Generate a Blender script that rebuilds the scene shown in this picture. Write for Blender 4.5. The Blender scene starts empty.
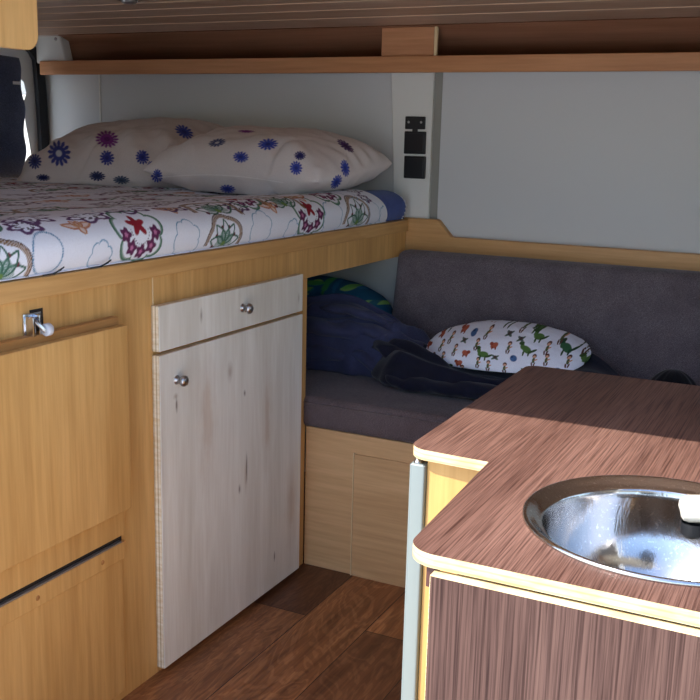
import bpy, bmesh, math, random
import numpy as np
from mathutils import Vector, Matrix, noise
PI = math.pi
random.seed(4)
sc = bpy.context.scene
C = sc.collection

# ------------------------------------------------------------------ materials
def lin(c):
    def f(v):
        v /= 255.0
        return v / 12.92 if v <= 0.04045 else ((v + 0.055) / 1.055) ** 2.4
    return (f(c[0]), f(c[1]), f(c[2]), 1.0)

def newmat(name, rough=0.5, metal=0.0, color=(200, 200, 200), spec=0.5):
    m = bpy.data.materials.new(name); m.use_nodes = True
    b = m.node_tree.nodes['Principled BSDF']
    b.inputs['Base Color'].default_value = lin(color)
    b.inputs['Roughness'].default_value = rough
    b.inputs['Metallic'].default_value = metal
    b.inputs['Specular IOR Level'].default_value = spec
    return m

class NT:
    def __init__(s, m):
        s.n = m.node_tree.nodes; s.l = m.node_tree.links; s.b = s.n['Principled BSDF']
    def add(s, t, **k):
        n = s.n.new(t)
        for a, v in k.items(): setattr(n, a, v)
        return n
    def link(s, a, b): s.l.new(a, b)
    def coords(s, scale, rot=(0, 0, 0), loc=(0, 0, 0)):
        tc = s.add('ShaderNodeTexCoord'); mp = s.add('ShaderNodeMapping')
        mp.inputs['Scale'].default_value = scale; mp.inputs['Rotation'].default_value = rot
        mp.inputs['Location'].default_value = loc
        s.link(tc.outputs['Object'], mp.inputs['Vector']); return mp.outputs['Vector']
    def noise(s, vec, scale=1, detail=4, rough=0.6, dist=0):
        n = s.add('ShaderNodeTexNoise'); n.inputs['Scale'].default_value = scale
        n.inputs['Detail'].default_value = detail; n.inputs['Roughness'].default_value = rough
        n.inputs['Distortion'].default_value = dist
        s.link(vec, n.inputs['Vector']); return n.outputs['Fac']
    def ramp(s, fac, stops):
        r = s.add('ShaderNodeValToRGB'); e = r.color_ramp.elements
        e[0].position, e[0].color = stops[0][0], lin(stops[0][1])
        e[1].position, e[1].color = stops[-1][0], lin(stops[-1][1])
        for p, c in stops[1:-1]:
            x = e.new(p); x.color = lin(c)
        s.link(fac, r.inputs['Fac']); return r.outputs['Color']
    def mix(s, a, b, fac, mode='MULTIPLY'):
        m = s.add('ShaderNodeMix', data_type='RGBA', blend_type=mode)
        if isinstance(fac, float): m.inputs[0].default_value = fac
        else: s.link(fac, m.inputs[0])
        for i, v in ((6, a), (7, b)):
            if isinstance(v, tuple): m.inputs[i].default_value = v
            else: s.link(v, m.inputs[i])
        return m.outputs[2]
    def bump(s, h, strength=0.2, dist=0.002):
        b = s.add('ShaderNodeBump'); b.inputs['Strength'].default_value = strength
        b.inputs['Distance'].default_value = dist
        s.link(h, b.inputs['Height']); s.link(b.outputs['Normal'], s.b.inputs['Normal'])

def wood(name, light, dark, axis='Z', rough=0.45, scale=1.0, fig=0.5, spec=0.35):
    """fine straight grain along one axis with wandering figure"""
    m = newmat(name, rough, spec=spec); t = NT(m)
    ai = 'XYZ'.index(axis)
    s1 = [28 * scale] * 3; s1[ai] = 1.3 * scale
    s2 = [110 * scale] * 3; s2[ai] = 6 * scale
    s3 = [5 * scale] * 3; s3[ai] = .8 * scale
    n1 = t.noise(t.coords(s1), 1, 4, .5, .2)
    n2 = t.noise(t.coords(s2), 1, 3, .6)
    n3 = t.noise(t.coords(s3), 1, 2, .5, .8)
    c = t.ramp(n1, [(.2, dark), (.8, light)])
    # ring-like figure
    ma = t.add('ShaderNodeMath', operation='MULTIPLY'); ma.inputs[1].default_value = 15
    t.link(n3, ma.inputs[0])
    sn = t.add('ShaderNodeMath', operation='SINE'); t.link(ma.outputs[0], sn.inputs[0])
    rg = t.ramp(sn.outputs[0], [(0, (232, 225, 215)), (.8, (255, 255, 255))])
    c = t.mix(c, rg, fig)
    fine = t.ramp(n2, [(.3, (228, 222, 212)), (.65, (255, 255, 255))])
    c = t.mix(c, fine, .7)
    t.link(c, t.b.inputs['Base Color'])
    t.bump(n2, .08, .0008)
    return m

def dark_laminate(name, axis, kf=1.0):
    m = newmat(name, .5, spec=.12); t = NT(m)
    ai = 'XYZ'.index(axis)
    s1 = [520] * 3; s1[ai] = 7
    s2 = [190] * 3; s2[ai] = 2.2
    s3 = [11] * 3; s3[ai] = .8
    n1 = t.noise(t.coords(s1), 1, 3, .6, 0)
    n2 = t.noise(t.coords(s2), 1, 3, .6, 0)
    n3 = t.noise(t.coords(s3), 1, 2, .5, .2)
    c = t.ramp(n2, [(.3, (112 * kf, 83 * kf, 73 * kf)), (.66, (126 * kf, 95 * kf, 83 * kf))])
    f = t.ramp(n1, [(.36, (150, 134, 130)), (.58, (255, 252, 250))])
    c = t.mix(c, f, .9)
    g = t.ramp(n3, [(.35, (214, 206, 204)), (.6, (255, 255, 255))])
    c = t.mix(c, g, .6)
    t.link(c, t.b.inputs['Base Color']); t.bump(n1, .15, .0006)
    return m

def ply(name, axis='Z', period=0.0045, light=(204, 188, 148), dark=(186, 164, 120)):
    m = newmat(name, .6, spec=.3); t = NT(m)
    w = t.add('ShaderNodeTexWave', wave_type='BANDS', bands_direction=axis)
    w.inputs['Scale'].default_value = 2 * PI / period / 20 / 1.0
    w.inputs['Distortion'].default_value = .3
    t.link(t.coords((1, 1, 1)), w.inputs['Vector'])
    c = t.ramp(w.outputs['Fac'], [(.05, dark), (.4, light)])
    n = t.noise(t.coords((9, 9, 40)), 3, 3)
    c = t.mix(c, t.ramp(n, [(.4, (238, 226, 205)), (.6, (255, 255, 255))]), .8)
    t.link(c, t.b.inputs['Base Color']); return m

def painted(name, rough=.85, fuzz=0.0, weave=0, sheen=0.2, spec=.2):
    """colour comes from the cloth's own printed pattern (colour attribute 'Col')"""
    m = newmat(name, rough, spec=spec); t = NT(m)
    a = t.add('ShaderNodeAttribute'); a.attribute_name = 'Col'
    c = a.outputs['Color']
    if weave:
        n = t.noise(t.coords((weave,) * 3), 1, 2)
        c = t.mix(c, t.ramp(n, [(.3, (236, 236, 236)), (.6, (255, 255, 255))]), 1.0)
        t.bump(n, .1, .0005)
    t.link(c, t.b.inputs['Base Color'])
    return m

def fabric(name, c1, c2, sc_=900, sc2=14):
    m = newmat(name, .95, spec=.15); t = NT(m)
    n = t.noise(t.coords((sc_, sc_, sc_)), 1, 2, .7)
    n2 = t.noise(t.coords((sc_ * .35, sc_ * .35, sc_ * 1.3)), 1, 2, .7)
    c = t.ramp(n, [(.36, c1), (.64, c2)])
    c = t.mix(c, t.ramp(n2, [(.38, (170, 170, 170)), (.6, (255, 255, 255))]), .8)
    n3 = t.noise(t.coords((sc2,) * 3), 1, 3)
    c = t.mix(c, t.ramp(n3, [(.35, (215, 212, 215)), (.65, (255, 255, 255))]), .7)
    t.link(c, t.b.inputs['Base Color'])
    t.bump(n2, .35, .001)
    t.b.inputs['Sheen Weight'].default_value = .15
    return m

BEECH_V = wood('beech_vertical_grain', (224, 180, 116), (206, 160, 96), 'Z')
BEECH_Y = wood('beech_lengthwise_grain', (222, 178, 118), (204, 158, 98), 'Y')
BEECH_X = wood('beech_crosswise_grain', (216, 172, 116), (198, 152, 98), 'X')
BENCHW = wood('bench_beech', (222, 182, 134), (208, 166, 118), 'X', fig=.3)
BENCHV = wood('bench_beech_door', (220, 180, 132), (206, 164, 116), 'X', fig=.35)
PALE = wood('pale_veneer', (196, 156, 92), (184, 144, 80), 'Z', fig=.25)
CEILW = wood('ceiling_plank_wood', (198, 166, 142), (182, 150, 126), 'X', rough=.4)
COVEW = wood('cove_veneer', (178, 128, 98), (160, 112, 84), 'X', rough=.5)
GROOVE = newmat('groove_light', .6, color=(214, 184, 150))
LAM_Y = dark_laminate('dark_laminate_top', 'Y')
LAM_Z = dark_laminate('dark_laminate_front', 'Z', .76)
PLY = ply('plywood_edge', 'Z', .0062)
PLYV = ply('plywood_edge_upright', 'X', .0075, (238, 228, 204), (190, 170, 136))
WHITE = newmat('white_wall_panel', .55, color=(196, 199, 198), spec=.35)
WHITE2 = newmat('white_pillar_panel', .5, color=(214, 215, 208), spec=.35)
GREYSTRIP = newmat('grey_gap', .6, color=(140, 140, 132))
DARKGAP = newmat('dark_gap', .8, color=(34, 30, 28))
BLACKP = newmat('black_plastic', .5, color=(16, 17, 20))
RUBBER = newmat('black_rubber', .7, color=(20, 22, 28))
CHROME = newmat('chrome', .18, 1.0, (205, 205, 208))
SATIN = newmat('satin_nickel', .28, 1.0, (170, 168, 168))
ALU = newmat('painted_post', .45, 0.0, (118, 127, 124), spec=.4)
CREAM = newmat('cream_plastic', .35, color=(226, 222, 206))
SEAT = fabric('grey_seat_fabric', (92, 79, 80), (132, 117, 118))
BACK = fabric('grey_back_fabric', (94, 86, 90), (134, 125, 131))
EDGE_LINE = newmat('cream_edge_band', .5, color=(226, 202, 156))
BROWN = newmat('dark_red_brown', .6, color=(70, 34, 24))
BLUEM = fabric('blue_mattress_cover', (58, 84, 158), (74, 102, 178), 1200)
STITCH = newmat('white_stitching', .8, color=(226, 228, 235))
DIAL = newmat('grey_wheel', .4, color=(196, 198, 204))

# steel with scratches
STEEL = newmat('polished_steel', .13, 1.0, (206, 204, 202)); t = NT(STEEL)
n = t.noise(t.coords((26, 26, 6)), 1, 5, .65, 1.2)
mr = t.add('ShaderNodeMapRange'); mr.inputs['To Min'].default_value = .05; mr.inputs['To Max'].default_value = .19
t.link(n, mr.inputs['Value']); t.link(mr.outputs['Result'], t.b.inputs['Roughness'])
sp = t.noise(t.coords((260, 260, 260)), 1, 2, .6)
c = t.ramp(sp, [(.60, (200, 198, 196)), (.70, (236, 236, 236))]); t.link(c, t.b.inputs['Base Color'])
t.bump(n, .12, .004)

# floor vinyl: planks running away from the door
FLOOR = newmat('vinyl_plank_floor', .4, spec=.45); t = NT(FLOOR)
v = t.coords((1, 1, 1), rot=(0, 0, PI / 2), loc=(0.03, 0.1, 0))
bk = t.add('ShaderNodeTexBrick'); bk.offset = .37; bk.inputs['Scale'].default_value = 1.0
bk.inputs['Mortar Size'].default_value = .0012; bk.inputs['Brick Width'].default_value = .92
bk.inputs['Row Height'].default_value = .152; bk.inputs['Color1'].default_value = lin((122, 82, 58))
bk.inputs['Color2'].default_value = lin((224, 160, 102)); bk.inputs['Mortar'].default_value = lin((70, 46, 34))
bk.inputs['Bias'].default_value = -.15
t.link(v, bk.inputs['Vector'])
g1 = t.noise(t.coords((26, 3.0, 1)), 1, 5, .6, 1.2)
g2 = t.noise(t.coords((150, 8, 1)), 1, 3, .6, .4)
g3 = t.noise(t.coords((7, 1.6, 1)), 1, 3, .6, 2.2)
c = t.mix(bk.outputs['Color'], t.ramp(g1, [(.3, (150, 130, 120)), (.66, (255, 250, 245))]), .75)
c = t.mix(c, t.ramp(g2, [(.35, (205, 192, 184)), (.6, (255, 255, 255))]), .7)
mm = t.add('ShaderNodeMath', operation='MULTIPLY'); mm.inputs[1].default_value = 60; t.link(g3, mm.inputs[0])
ss = t.add('ShaderNodeMath', operation='SINE'); t.link(mm.outputs[0], ss.inputs[0])
c = t.mix(c, t.ramp(ss.outputs[0], [(.0, (206, 188, 176)), (.7, (255, 255, 255))]), .6)
t.link(c, t.b.inputs['Base Color']); t.bump(g2, .15, .0006)

# whitewashed boards of the cupboard: streaks + knots at fixed places on the boards
def whitewash(knots):
    m = newmat('whitewashed_pine', .55, spec=.3); t = NT(m)
    n1 = t.noise(t.coords((30, 30, 1.5)), 1, 5, .6, .8)
    n2 = t.noise(t.coords((5, 9, 1.2)), 1, 3, .6, .5)
    n3 = t.noise(t.coords((150, 150, 9)), 1, 3, .6)
    c = t.ramp(n1, [(.15, (232, 230, 221)), (.85, (244, 243, 235))])
    c = t.mix(c, t.ramp(n2, [(.35, (230, 227, 222)), (.65, (255, 255, 255))]), .9)
    c = t.mix(c, t.ramp(n3, [(.3, (238, 234, 230)), (.65, (255, 255, 255))]), .5)
    wob = t.noise(t.coords((60, 60, 26)), 1, 3)
    for (y, z, ry, rz, st) in knots:
        tc = t.add('ShaderNodeTexCoord'); mp = t.add('ShaderNodeMapping')
        mp.inputs['Scale'].default_value = (0, 1 / ry, 1 / rz)
        mp.inputs['Location'].default_value = (0, -(y - 1.8) / ry, -z / rz)
        t.link(tc.outputs['Object'], mp.inputs['Vector'])
        ln = t.add('ShaderNodeVectorMath', operation='LENGTH'); t.link(mp.outputs[0], ln.inputs[0])
        ad = t.add('ShaderNodeMath', operation='ADD'); t.link(ln.outputs['Value'], ad.inputs[0]); t.link(wob, ad.inputs[1])
        hf = t.add('ShaderNodeMath', operation='MULTIPLY'); hf.inputs[1].default_value = .4; t.link(ad.outputs[0], hf.inputs[0])
        v0 = int(255 - st * 255)
        c = t.mix(c, t.ramp(hf.outputs[0], [(.34, (v0, int(v0 * .96), int(v0 * .93))), (.48, ((v0 + 255) // 2, (v0 + 250) // 2, (v0 + 245) // 2)), (.75, (255, 255, 255))]), 1.0)
    t.link(c, t.b.inputs['Base Color']); return m

# ------------------------------------------------------------------ mesh helpers
def add_box(bm, x0, x1, y0, y1, z0, z1, bev=0.0, seg=2):
    r = bmesh.ops.create_cube(bm, size=1.0)
    vs = r['verts']
    for v in vs:
        v.co = Vector(((x0 + x1) / 2 + v.co.x * (x1 - x0), (y0 + y1) / 2 + v.co.y * (y1 - y0), (z0 + z1) / 2 + v.co.z * (z1 - z0)))
    if bev > 0:
        es = list({e for v in vs for e in v.link_edges})
        bmesh.ops.bevel(bm, geom=es, offset=bev, segments=seg, profile=.5, affect='EDGES')
    return bm

def box(x0, x1, y0, y1, z0, z1, bev=0.0015, seg=2):
    return add_box(bmesh.new(), x0, x1, y0, y1, z0, z1, bev, seg)

def prism(bm, pts, axis, a, b, bev=0.0, segs=1):
    """polygon pts (2-D in the two other axes, in x,y,z order) extruded along axis from a to b"""
    def P(p, h):
        if axis == 'x': return (h, p[0], p[1])
        if axis == 'y': return (p[0], h, p[1])
        return (p[0], p[1], h)
    v0 = [bm.verts.new(P(p, a)) for p in pts]; v1 = [bm.verts.new(P(p, b)) for p in pts]
    n = len(pts); fs = []
    fs.append(bm.faces.new(v0)); fs.append(bm.faces.new(v1[::-1]))
    for i in range(n): fs.append(bm.faces.new((v0[i], v1[i], v1[(i + 1) % n], v0[(i + 1) % n])))
    bmesh.ops.recalc_face_normals(bm, faces=fs)
    if bev:
        es = [e for e in {e for f in fs for e in f.edges}]
        bmesh.ops.bevel(bm, geom=es, offset=bev, segments=segs, affect='EDGES')
    return bm

def tube(bm, pts, r, n=12, caps=True):
    pts = [Vector(p) for p in pts]; rings = []
    rs = r if isinstance(r, (list, tuple)) else [r] * len(pts)
    up = None
    for i, p in enumerate(pts):
        d = (pts[min(i + 1, len(pts) - 1)] - pts[max(i - 1, 0)]).normalized()
        if up is None:
            up = Vector((0, 0, 1)) if abs(d.z) < .9 else Vector((1, 0, 0))
        a = d.cross(up).normalized(); b = d.cross(a).normalized(); up = -b
        rings.append([bm.verts.new(p + (a * math.cos(2 * PI * k / n) + b * math.sin(2 * PI * k / n)) * rs[i]) for k in range(n)])
    fs = []
    for i in range(len(rings) - 1):
        for k in range(n):
            fs.append(bm.faces.new((rings[i][k], rings[i][(k + 1) % n], rings[i + 1][(k + 1) % n], rings[i + 1][k])))
    if caps:
        fs.append(bm.faces.new(rings[0][::-1])); fs.append(bm.faces.new(rings[-1]))
    bmesh.ops.recalc_face_normals(bm, faces=fs)
    return bm

def lathe(bm, prof, origin, axis='z', n=48):
    """prof: list of (radius, height)"""
    o = Vector(origin); rings = []
    for (r, h) in prof:
        ring = []
        for k in range(n):
            a = 2 * PI * k / n; c, s = math.cos(a) * r, math.sin(a) * r
            v = (c, s, h) if axis == 'z' else ((h, c, s) if axis == 'x' else (c, h, s))
            ring.append(bm.verts.new(o + Vector(v)))
        rings.append(ring)
    fs = []
    for i in range(len(rings) - 1):
        for k in range(n):
            fs.append(bm.faces.new((rings[i][k], rings[i][(k + 1) % n], rings[i + 1][(k + 1) % n], rings[i + 1][k])))
    if prof[0][0] > 1e-5: pass
    bmesh.ops.remove_doubles(bm, verts=[v for r in rings for v in r], dist=1e-5)
    bmesh.ops.recalc_face_normals(bm, faces=[f for f in bm.faces])
    return bm

def obj(name, bm, mat, parent=None, smooth=False, mats=None):
    me = bpy.data.meshes.new(name); bm.to_mesh(me); bm.free()
    for m in (mats or [mat]): me.materials.append(m)
    if smooth:
        for p in me.polygons: p.use_smooth = True
    o = bpy.data.objects.new(name, me); C.objects.link(o)
    if smooth == 'auto':
        md = o.modifiers.new('ws', 'EDGE_SPLIT'); md.split_angle = math.radians(35)
    if parent is not None: attach(o, parent)
    return o

def attach(o, parent):
    """keep authored world coordinates while living in the parent's space"""
    p = parent; off = Vector((0, 0, 0))
    while p is not None:
        off += Vector(p.location); p = p.parent
    o.data.transform(Matrix.Translation(-off)); o.parent = parent

def thing(name, label, cat, loc, group=None):
    o = bpy.data.objects.new(name, None); C.objects.link(o); o.location = loc
    o.empty_display_size = .05
    return tag(o, label, cat, group)

def tag(o, label, cat, group=None):
    o['label'] = label; o['category'] = cat
    if group: o['group'] = group
    return o

def struct(name, bm, m, smooth=False):
    o = obj(name, bm, m, None, smooth); o['kind'] = 'structure'; return o

def grid_obj(name, P, mat, col=None, parent=None, closed=None):
    """P: (n,m,3) array of points -> smooth quad mesh, optional (n,m,3) linear colours"""
    n, m, _ = P.shape
    me = bpy.data.meshes.new(name)
    idx = np.arange(n * m).reshape(n, m)
    q = np.stack([idx[:-1, :-1], idx[1:, :-1], idx[1:, 1:], idx[:-1, 1:]], -1).reshape(-1, 4)
    me.vertices.add(n * m); me.vertices.foreach_set('co', P.reshape(-1).astype(np.float32))
    me.loops.add(q.size); me.loops.foreach_set('vertex_index', q.reshape(-1).astype(np.int32))
    me.polygons.add(len(q)); me.polygons.foreach_set('loop_start', (np.arange(len(q)) * 4).astype(np.int32))
    me.polygons.foreach_set('loop_total', np.full(len(q), 4, np.int32))
    me.polygons.foreach_set('use_smooth', np.ones(len(q), bool))
    me.update(calc_edges=True)
    if col is not None:
        a = me.color_attributes.new('Col', 'FLOAT_COLOR', 'POINT')
        cc = np.concatenate([col.reshape(-1, 3), np.ones((n * m, 1))], 1)
        a.data.foreach_set('color', cc.reshape(-1).astype(np.float32))
    me.materials.append(mat)
    o = bpy.data.objects.new(name, me); C.objects.link(o)
    if parent is not None: attach(o, parent)
    return o

def L3(c): return np.array(lin(c)[:3])
def sst(a, b, x):
    t = np.clip((x - a) / (b - a), 0, 1); return t * t * (3 - 2 * t)
def blend(col, mask, c):
    m = np.clip(mask, 0, 1)[..., None]; return col * (1 - m) + np.array(c) * m

def waves(X, Y, seed, n=7, f0=3, f1=20, aniso=(1, 1)):
    r = np.random.RandomState(seed); o = np.zeros_like(X)
    for i in range(n):
        f = f0 * (f1 / f0) ** (i / max(1, n - 1)); a = r.uniform(0, 2 * PI)
        kx, ky = math.cos(a) * f * aniso[0], math.sin(a) * f * aniso[1]
        wx = .35 * np.sin(ky * X * .6 - kx * Y * .6 + r.uniform(0, 6)) * 1.6
        o += np.sin(kx * X + ky * Y + wx + r.uniform(0, 6)) / (f / f0) ** .9
    return o

# ------------------------------------------------------------------ the van shell
X_REAR, X_FRONT, Y_NEAR, Y_FAR = -2.56, 1.7, .80, 2.75
struct('floor', box(-2.6, 1.75, .76, 2.8, -.06, 0, 0), FLOOR)
w = box(-2.62, 1.75, 2.752, 2.90, -.06, 1.265, 0); add_box(w, -2.62, 1.75, 2.90, 2.95, 1.2, 1.463, 0); add_box(w, -2.62, -2.605, 2.752, 2.90, 1.2649, 1.463, 0)
struct('wall_far', w, WHITE)
CAB_X = -1.156
def zc(y): return float(np.interp(y, [2.0, 2.3, 2.43, 2.52, 2.61, 2.70], [1.440, 1.430, 1.423, 1.415, 1.405, 1.391]))
# roof board above the ceiling
struct('ceiling', box(-2.62, 1.75, .90, 2.95, 1.463, 1.50, 0), WHITE)
# plank ceiling (one surface of boards with open grooves over a light backing)
bm = bmesh.new()
y = 2.70
ys = []
while y > 1.0:
    ys.append(y); y -= .09
for i, y1 in enumerate(ys):
    y0 = max(y1 - .0862, .94)
    za, zb = zc(y0), zc(y1)
    c_ = .0045
    prism(bm, [(y0, za + c_), (y0 + c_, za), (y1 - c_, zb), (y1, zb + c_), (y1, zb + .009), (y0, za + .009)], 'x', -2.55, 1.68)
for f_ in bm.faces:
    if f_.normal.y < -.5: f_.material_index = 1  # chamfers facing the door get a paler colour, standing for door light on them
pl = struct('ceiling_planks', bm, CEILW)
pl.data.materials.append(GROOVE)
bm = bmesh.new()
prism(bm, [(.95, 1.4535), (2.70, 1.4535), (2.70, 1.459), (.95, 1.459)], 'x', -2.56, 1.69)
struct('ceiling_backing', bm, GROOVE)
# sloping veneer strip between ceiling and far wall
bm = prism(bmesh.new(), [(2.699, 1.389), (2.704, 1.393), (2.90, 1.315), (2.90, 1.309)], 'x', -2.60, 1.68)
struct('trim_1', bm, COVEW)
# near side: wall left of the sliding door, header, wall right of it
near_poly = [(.745, -.06), (.798, -.06), (.798, .95), (.86, 1.25), (.945, 1.463), (.895, 1.463), (.81, 1.25), (.745, .95)]
struct('wall_near', prism(bmesh.new(), near_poly, 'x', -2.62, -1.09), WHITE)
struct('wall_near_header', prism(bmesh.new(), [(.905, 1.381), (.930, 1.381), (.955, 1.44), (.955, 1.463), (.895, 1.463), (.895, 1.40)], 'x', -1.09, .34), WHITE)
struct('wall_near_front', prism(bmesh.new(), near_poly, 'x', .34, 1.75), WHITE)
# front end of the living space: half wall with the opening to the cab windscreen
bm = box(1.70, 1.75, .798, 2.752, -.06, .75, 0); add_box(bm, 1.70, 1.75, .798, 2.752, 1.32, 1.463, 0)
add_box(bm, 1.70, 1.75, .798, .95, .75, 1.32, 0); add_box(bm, 1.70, 1.75, 2.6, 2.752, .75, 1.32, 0)
struct('wall_front', bm, WHITE)
# rear door wall with the window opening that the padded cover hangs in front of
bm = bmesh.new()
add_box(bm, -2.62, -2.56, .798, 2.752, -.06, .86, 0)
add_box(bm, -2.62, -2.56, .798, 2.752, 1.30, 1.463, 0)
add_box(bm, -2.62, -2.56, .798, 1.2, .86, 1.30, 0)
prism(bm, [(2.752, .86), (2.752, 1.30), (2.60, 1.30), (2.62, 1.26), (2.655, 1.235), (2.665, 1.20), (2.650, 1.17), (2.655, 1.10), (2.668, 1.04), (2.676, .99), (2.660, .93), (2.66, .86)], 'x', -2.62, -2.56)
struct('wall_rear', bm, WHITE2)
struct('ground', box(-14, 14, -14, 20, -.62, -.60, 0), newmat('pale_bounce_ground', .9, color=(222, 226, 230)))  # unseen ground outside, added in a pale colour to bounce sunlight into the van

# far wall dressing
bm = box(-1.0715, 1.68, 2.744, 2.7515, .80, 1.30, .002); struct('trim_2', bm, WHITE)
struct('trim_3', box(-1.0955, -1.0720, 2.7470, 2.7518, .80, 1.30, 0), GREYSTRIP)
bm = prism(bmesh.new(), [(-1.2300, 1.30), (-1.2300, 1.262), (-1.212, .96), (-1.206, .85), (-1.0965, .85), (-1.0965, 1.30)], 'y', 2.738, 2.7515, .002)
struct('trim_4', bm, WHITE2)
struct('trim_5', box(-2.316, -2.310, 2.749, 2.7518, .90, 1.30, 0), newmat('seam_light', .5, color=(222, 222, 214)))
# corner panel by the rear door (white painted metal) with its screw
bm = prism(bmesh.new(), [(-2.555, 1.30), (-2.411, 1.30), (-2.434, 1.388), (-2.445, 1.396), (-2.555, 1.412)], 'y', 2.700, 2.742, .004)
o = struct('trim_6', bm, WHITE2)
cap = obj('screw', lathe(bmesh.new(), [(0, -.003), (.004, -.003), (.0055, 0), (.0055, .002)], (-2.452, 2.6985, 1.378), 'y', 16), SATIN, o, True)
# black rubber strip down the rear corner
bm = bmesh.new()
pts = [(2.66, 1.375), (2.715, 1.345), (2.733, 1.31), (2.742, 1.2), (2.746, 1.05), (2.748, .9), (2.748, .86)]
st = [(p[0] - .040, p[1] - .012 if i < 2 else p[1]) for i, p in enumerate(pts)]
prism(bm, [(p[0], p[1]) for p in pts] + st[::-1], 'x', -2.556, -2.540)
seal = tag(obj('door_seal', bm, RUBBER), 'black rubber strip running down the rear corner beside the white door pillar', 'door seal')

# wooden trim rail along the far wall, stepped up behind the bed end
bm = prism(bmesh.new(), [(-1.168, .70), (-1.168, .852), (-1.066, .852), (-1.058, .850), (-1.018, .806), (-1.008, .804), (1.6, .804), (1.6, .70)], 'y', 2.718, 2.743, .0015)
tag(obj('wall_rail', bm, BEECH_X), 'light wood rail along the far wall, its left end stepped up with a slanted corner', 'trim rail')

# shelf along the far wall
sh = thing('wall_shelf', 'long narrow wooden shelf across the far wall under the ceiling', 'shelf', (-1.0, 2.74, 1.262))
obj('board', box(-2.41, 1.6, 2.701, 2.895, 1.2655, 1.2775, .001), COVEW, sh)
obj('front_lip', box(-2.517, 1.6, 2.687, 2.7005, 1.2615, 1.3065, .0025), wood('shelf_lip_beech', (206, 150, 104), (184, 128, 86), 'X'), sh)
bx_ = thing('pillar_box', 'small square wooden box above the shelf over the white socket panel', 'box', (-1.17, 2.70, 1.278))
obj('box_front', box(-1.246, -1.086, 2.7015, 2.711, 1.278, 1.3855, .001), wood('pillar_box_beech', (206, 150, 108), (184, 128, 88), 'X'), bx_)
obj('side_panel', box(-1.0855, -1.077, 2.7020, 2.712, 1.278, 1.3855, .001), EDGE_LINE, bx_)

# sockets on the white column
def socket(name, label, x0, x1, z0, z1, kind):
    t_ = thing(name, label, 'socket', ((x0 + x1) / 2, 2.738, z0))
    obj('housing', box(x0, x1, 2.731, 2.7375, z0, z1, .003, 3), BLACKP, t_)
    if kind == 'cover':
        obj('flap', box(x0 + .006, x1 - .006, 2.7285, 2.7308, z0 + .006, z1 - .006, .001), newmat('socket_flap', .35, color=(24, 25, 29)), t_)
    else:
        for i in (0, 1):
            cx = x0 + .012 + i * (x1 - x0 - .024)
            obj('screw', lathe(bmesh.new(), [(0, -.0022), (.003, -.0018), (.0038, 0)], (cx, 2.7305, (z0 + z1) / 2 + .002), 'y', 14), SATIN, t_, True)
        obj('tab', box((x0 + x1) / 2 - .008, (x0 + x1) / 2 + .008, 2.7312, 2.7372, z0 - .0075, z0 + .004, .001), BLACKP, t_)
    return t_
socket('power_socket', 'small black socket plate with two silver screws, topmost of three on the column', -1.178, -1.115, 1.106, 1.142, 'plate')
socket('power_socket', 'square black covered socket in the middle of the white column', -1.179, -1.111, 1.036, 1.100, 'cover')
socket('power_socket', 'square black covered socket, lowest of the three on the white column', -1.177, -1.109, .966, 1.030, 'cover')

# ceiling downlight
dl = thing('ceiling_light', 'small round chrome downlight in the plank ceiling', 'light', (-1.80, 2.27, zc(2.27)))
zz = zc(2.27)
obj('bezel', lathe(bmesh.new(), [(.040, .004), (.040, -.002), (.030, -.006), (.024, -.005), (.024, .003)], (-1.80, 2.27, zz), 'z', 32), CHROME, dl, True)
obj('lamp_body', lathe(bmesh.new(), [(0.0215, .0), (.0210, -.010), (.017, -.014), (0, -.015)], (-1.80, 2.27, zz), 'z', 28), SATIN, dl, True)

# overhead locker on the near side
lk = thing('overhead_locker', 'light wood overhead locker with a rounded corner hanging at the top left', 'locker', (-1.4, .95, 1.2))
def rpoly(x0, x1, z0, z1, rs, n=8):
    """rounded rectangle; rs = radii for corners (x0,z0),(x1,z0),(x1,z1),(x0,z1)"""
    out = []
    for (cx, cz, a0, r) in ((x0, z0, PI, rs[0]), (x1, z0, 1.5 * PI, rs[1]), (x1, z1, 0, rs[2]), (x0, z1, .5 * PI, rs[3])):
        sx = 1 if cx == x0 else -1; sz = 1 if cz == z0 else -1
        if r <= 0: out.append((cx, cz)); continue
        for k in range(n + 1):
            a = a0 + k / n * PI / 2
            out.append((cx + sx * r + math.cos(a) * r, cz + sz * r + math.sin(a) * r))
    return out
obj('end_panel', prism(bmesh.new(), rpoly(.90, 1.236, 1.199, 1.435, (0, .024, .0, 0)), 'x', -1.174, -1.157, .0012), wood('locker_beech', (236, 196, 134), (226, 182, 118), 'Z'), lk)
obj('body', box(-2.2, -1.1745, .93, 1.222, 1.205, 1.43, .002), BEECH_X, lk)

# padded cover in front of the rear window
def wobble(P, amp, f, seed):
    return P
cy0, cy1, cz0, cz1 = 1.75, 2.620, .900, 1.318
nu, nv = 90, 60
U, V = np.meshgrid(np.linspace(-1, 1, nu), np.linspace(-1, 1, nv), indexing='ij')
def supersq(U, V, k=.88):
    # square to rounded square
    a = U * np.sqrt(np.clip(1 - V ** 2 * (1 - k) , 0, 1)); b = V * np.sqrt(np.clip(1 - U ** 2 * (1 - k), 0, 1))
    return a, b
A, B = supersq(U, V, .93)
Yc = (cy0 + cy1) / 2 + A * (cy1 - cy0) / 2 + .006 * np.sin(V * 9) * (U > 0)
Zc = (cz0 + cz1) / 2 + B * (cz1 - cz0) / 2
puff = .03 * ((1 - U ** 6) * (1 - V ** 6)) ** .5 + .007 * waves(A * 3, B * 2, 5, 7, 2, 12) * (1 - U ** 4) * (1 - V ** 4)
F = np.stack([-2.530 + puff, Yc, Zc], -1); Bk = np.stack([-2.530 - .01 * ((1 - U ** 6) * (1 - V ** 6)) ** .5, Yc, Zc], -1)
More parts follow.
